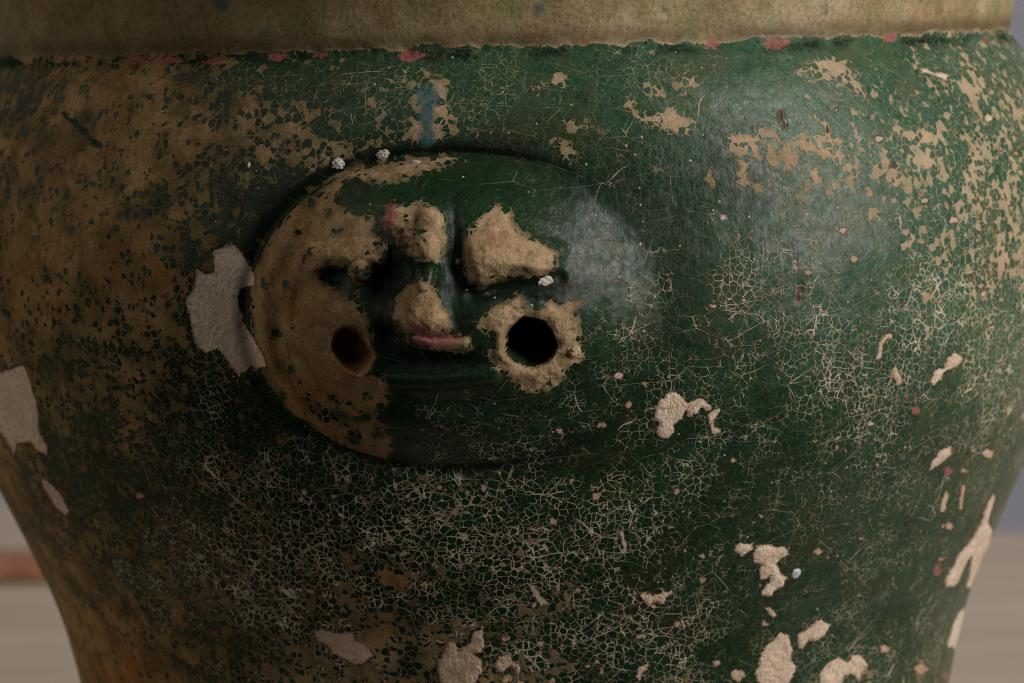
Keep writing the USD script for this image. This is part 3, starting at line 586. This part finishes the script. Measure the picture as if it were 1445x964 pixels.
thin = np.clip(0.9 * ss(U[..., 0], 820, 1350) * (1 - 0.8 * ss(U[..., 1], 380, 640)) + 0.35 * ss(U[..., 0], 1250, 1430) + 0.55 * (1 - ss(U[..., 1], 110, 270)) * ss(U[..., 0], 300, 700), 0, 1)
# pits and nicks
pits = [(1131, 409, 6, 5), (1262, 234, 5, 4), (1102, 163, 3.5, 9), (1107, 176, 3, 6), (1168, 182, 2.5, 6), (575, 347, 4, 4), (1126, 420, 4, 6)]
for x, y, a, b in pits:
    s = bell(U, x, y, a, b); und = und - 0.0006 * s
    dark = np.maximum(dark, ss(s, .12, .32)); cov = np.minimum(cov, 1 - ss(s, .10, .3)); chip = np.minimum(chip, np.where(s > .5, -6, 12))
# crust stands proud, broken glaze lies a little lower
proud = sum(0.00022 * np.sqrt(np.clip(s / 6, 0, 1)) for s in patch_sd[3:12] + patch_sd[15:19] + patch_sd[21:24])
und = und + np.where(outer[:, None], proud, 0) * (0.6 + 1.5 * (n_b + .5)) - 0.00025 * ss(patch_sd[0], -1, 2) - 0.00025 * ss(patch_sd[1], -1, 2)

back = ~front
cov = np.where(back & (neck < .5), 0.8 + 0.3 * n_a, cov); gap = np.where(back, .4, gap); chip = np.where(back, -12, chip)
for a in (red, blue, dark, film, rust, stain, thin): a[back] = 0
inner = ~outer; cov[inner] = 0; neck[inner] = 1; neck[:4] = 0
ones = np.zeros_like(cov)
maps = {'map_a': np.stack([cov, gap, chip], -1), 'map_b': np.stack([red, blue, dark], -1), 'map_c': np.stack([film, rust, neck], -1), 'map_d': np.stack([pale, grey, np.clip(np.exp(-((v_below + 0.0016) / 0.0026)**2) * (0.55 + 1.6 * n_a + 0.25), 0, 1)], -1), 'map_e': np.stack([stain, thin, np.clip(lip, 0, 1)], -1)}  # last channel of map_d holds the shade painted just above the seam

# ------------------------------------------------------------------ one skin, cut into the jar's parts
V = B + shift + N * und[..., None]
idx = np.arange(NZ * NT).reshape(NZ, NT)
nxt = np.roll(idx, -1, 1)
quads = np.stack([idx[:-1], nxt[:-1], nxt[1:], idx[1:]], -1).reshape(-1, 4)
flat = V.reshape(-1, 3)
fn = np.cross(flat[quads[:, 2]] - flat[quads[:, 0]], flat[quads[:, 3]] - flat[quads[:, 1]])
nv = np.zeros_like(flat)
for k in range(4):
    for c in range(3): nv[:, c] += np.bincount(quads[:, k], fn[:, c], len(flat))
nv /= np.linalg.norm(nv, axis=1, keepdims=True) + 1e-30
fmaps = {k: a.reshape(-1, 3) for k, a in maps.items()}

part = np.zeros(NZ * NT, np.int32); names = [('body', None)]
def cut(mask, name, parent, label=None):
    names.append((name, parent, label)); part[mask.ravel()] = len(names) - 1
    return len(names) - 1
cut(neck >= 0.5, 'neck', None, 'plain band of the neck in worn olive yellow glaze')
MASK = cut(rho < 1.03, 'face_mask', None, 'oval face applied to the jar, worn tan at left and dark green at right')
def on_mask(s, name, label=None): cut((s > 0) & near, name, MASK, label)
on_mask(S['brow_r'], 'eyebrow', 'thick right eyebrow worn down to tan clay')
on_mask(S['brow_l'], 'brow_knob', 'rounded worn knob at the inner end of the left eyebrow')
on_mask(S['lid_l'], 'eyelid')
on_mask(S['nose'], 'nose')
on_mask(sd_oval(U, 508, 383, 15, 14), 'eye')
on_mask(sd_line(U, [(580, 482), (610, 488), (656, 486)], 9), 'upper_lip', 'upper lip with traces of red')
on_mask(sd_line(U, [(548, 538), (620, 540), (695, 530)], 10), 'lower_lip')
on_mask(loss_sd[3] * (hr < -1) - 30 * (hr >= -1), 'worn_rim', 'rim of bare tan clay round the right hole')
on_mask(hr + 1, 'ring_hole', 'round black hole through the right cheek')
on_mask(hl + 4, 'ring_hole', 'oval hole through the left cheek, brown inside')
for s, (pts, pl, gr) in zip(patch_sd, patches): cut((s > 0) & ~near | (s > 0) & (rho > 1.03), 'bare_patch', 0)
for s, (x, y, r, pl, gr) in list(zip(patch_sd[len(patches):], small)):
    if r >= 7: cut((s > 0) & (part.reshape(NZ, NT) == 0), 'bare_patch', 0)
for s in loss_sd[8:]: cut((s > 0) & (part.reshape(NZ, NT) == 0), 'worn_patch', 0)

# stray bits cut off from a part go to the part that surrounds them
from scipy.sparse import coo_matrix
from scipy.sparse.csgraph import connected_components
fgrid = part[quads[:, 0]].reshape(NZ - 1, NT)
cid = np.arange(fgrid.size).reshape(fgrid.shape)
for _ in range(4):
    right_of = np.roll(fgrid, -1, 1)
    a1, b1 = cid[fgrid == right_of], np.roll(cid, -1, 1)[fgrid == right_of]
    same = fgrid[:-1] == fgrid[1:]
    a2, b2 = cid[:-1][same], cid[1:][same]
    nc, lab = connected_components(coo_matrix((np.ones(len(a1) + len(a2), np.int8), (np.r_[a1, a2], np.r_[b1, b2])), (fgrid.size, fgrid.size)), directed=False)
    size = np.bincount(lab, minlength=nc)
    owner = np.zeros(nc, np.int32); owner[lab] = fgrid.ravel()
    best = np.zeros(len(names), np.int64)
    np.maximum.at(best, owner, size)
    stray = size < best[owner]
    if not stray.any(): break
    lg = lab.reshape(fgrid.shape); new_owner = owner.copy()
    for A, Bq in ((lg, np.roll(lg, -1, 1)), (np.roll(lg, -1, 1), lg), (lg[:-1], lg[1:]), (lg[1:], lg[:-1])):
        k = stray[A] & (A != Bq) & ~stray[Bq]
        new_owner[A[k]] = owner[Bq[k]]
    fgrid = new_owner[lab].reshape(fgrid.shape).astype(np.int32)

glaze = jar_material()
jar = UsdGeom.Xform.Define(stage, '/World/jar').GetPrim()
custom(jar, label='old green glazed pottery jar with a relief face, its glaze crackled and flaking', category='jar')
fpart = fgrid.ravel()
paths = {}
order = np.argsort(fpart, kind='stable'); bounds = np.searchsorted(fpart[order], np.arange(len(names) + 1))
for i, entry in enumerate(names):
    name, parent, label = (*entry, None)[:3]
    q = quads[order[bounds[i]:bounds[i + 1]]]
    if len(q) < 6: continue
    ids, loc = np.unique(q, return_inverse=True)
    path = numbered(('/World/jar' if parent is None else paths[parent]) + '/' + name)
    paths[i] = path
    p = raw_mesh(path, flat[ids], loc.reshape(-1, 4), nv[ids], glaze, {k: a[ids] for k, a in fmaps.items()})
    custom(p, label=label)

# ------------------------------------------------------------------ crumbs that cling to the glaze
def grain_material(name, c1, c2, rough=0.7):
    gr = Graph(); P = gr.o('geometry', 'position')
    a = gr.noise(P, 900.0, 3.0, 0.6)
    return gr.done('/World/Looks/' + name, gr.o('principled_bsdf', 'BSDF', base_color=gr.mix(gr.lin(a, .35, .65), c1, c2), roughness=rough))
white_grain = grain_material('white_crystal', (0.38, 0.35, 0.31), (0.62, 0.58, 0.52))
clay_grain = grain_material('clay_grain', (0.30, 0.18, 0.10), (0.46, 0.31, 0.20))
blue_grain = grain_material('bluish_drop', (0.36, 0.38, 0.40), (0.46, 0.48, 0.50), 0.35)
front_ids = np.flatnonzero(front.ravel()); UV = chart(flat)
def crumb(x, y, r, mat, parent, name, label, sx=1, sy=1, seed=0, flatness=0.55, rugged=0.6):
    k = front_ids[np.argmin(((UV[front_ids] - (x, y))**2).sum(1))]
    s = trimesh.creation.icosphere(4, 1.0)
    v = s.vertices * (1 + rugged * (meshkit.fbm(s.vertices * 2.2 + seed, 3, seed)[:, None] - 0.5) * 1.6)
    n = nv[k]; e1 = np.cross(n, [0, 0, 1.0]); e1 = -e1 / np.linalg.norm(e1); e2 = np.cross(e1, n)
    rm = r * 0.000145
    s = trimesh.Trimesh(flat[k] + v[:, :1] * e1 * rm * sx + v[:, 1:2] * e2 * rm * sy + v[:, 2:3] * n * rm * flatness, s.faces, process=False)
    p = usdkit.mesh(stage, numbered(f'{parent}/{name}'), s, mat, smooth=True).GetPrim()
    custom(p, label=label)
bp, mp = paths[0], paths[MASK]
crumb(477, 232, 9, white_grain, bp, 'white_crumb', None, seed=1, flatness=.35, rugged=.85)
crumb(540, 219, 9, white_grain, bp, 'white_crumb', None, seed=2, flatness=.35, rugged=.85)
crumb(587, 230, 6, white_grain, bp, 'white_crumb', None, 1.2, .6, seed=3)
crumb(352, 233, 3, white_grain, bp, 'white_crumb', None, .7, 1.4, seed=4)
crumb(769, 397, 10, white_grain, mp, 'white_crumb', None, seed=5, flatness=.35, rugged=.8)
crumb(648, 369, 5, clay_grain, mp, 'clay_crumb', None, seed=6, flatness=.9, rugged=.3)
crumb(810, 496, 10, clay_grain, mp, 'clay_crumb', 'round nodule of clay beside the right hole', seed=7, flatness=.9, rugged=.5)
crumb(1122, 809, 10, blue_grain, bp, 'glaze_drop', 'small bluish grey drop beside a bare patch', seed=8, flatness=.4, rugged=.2)
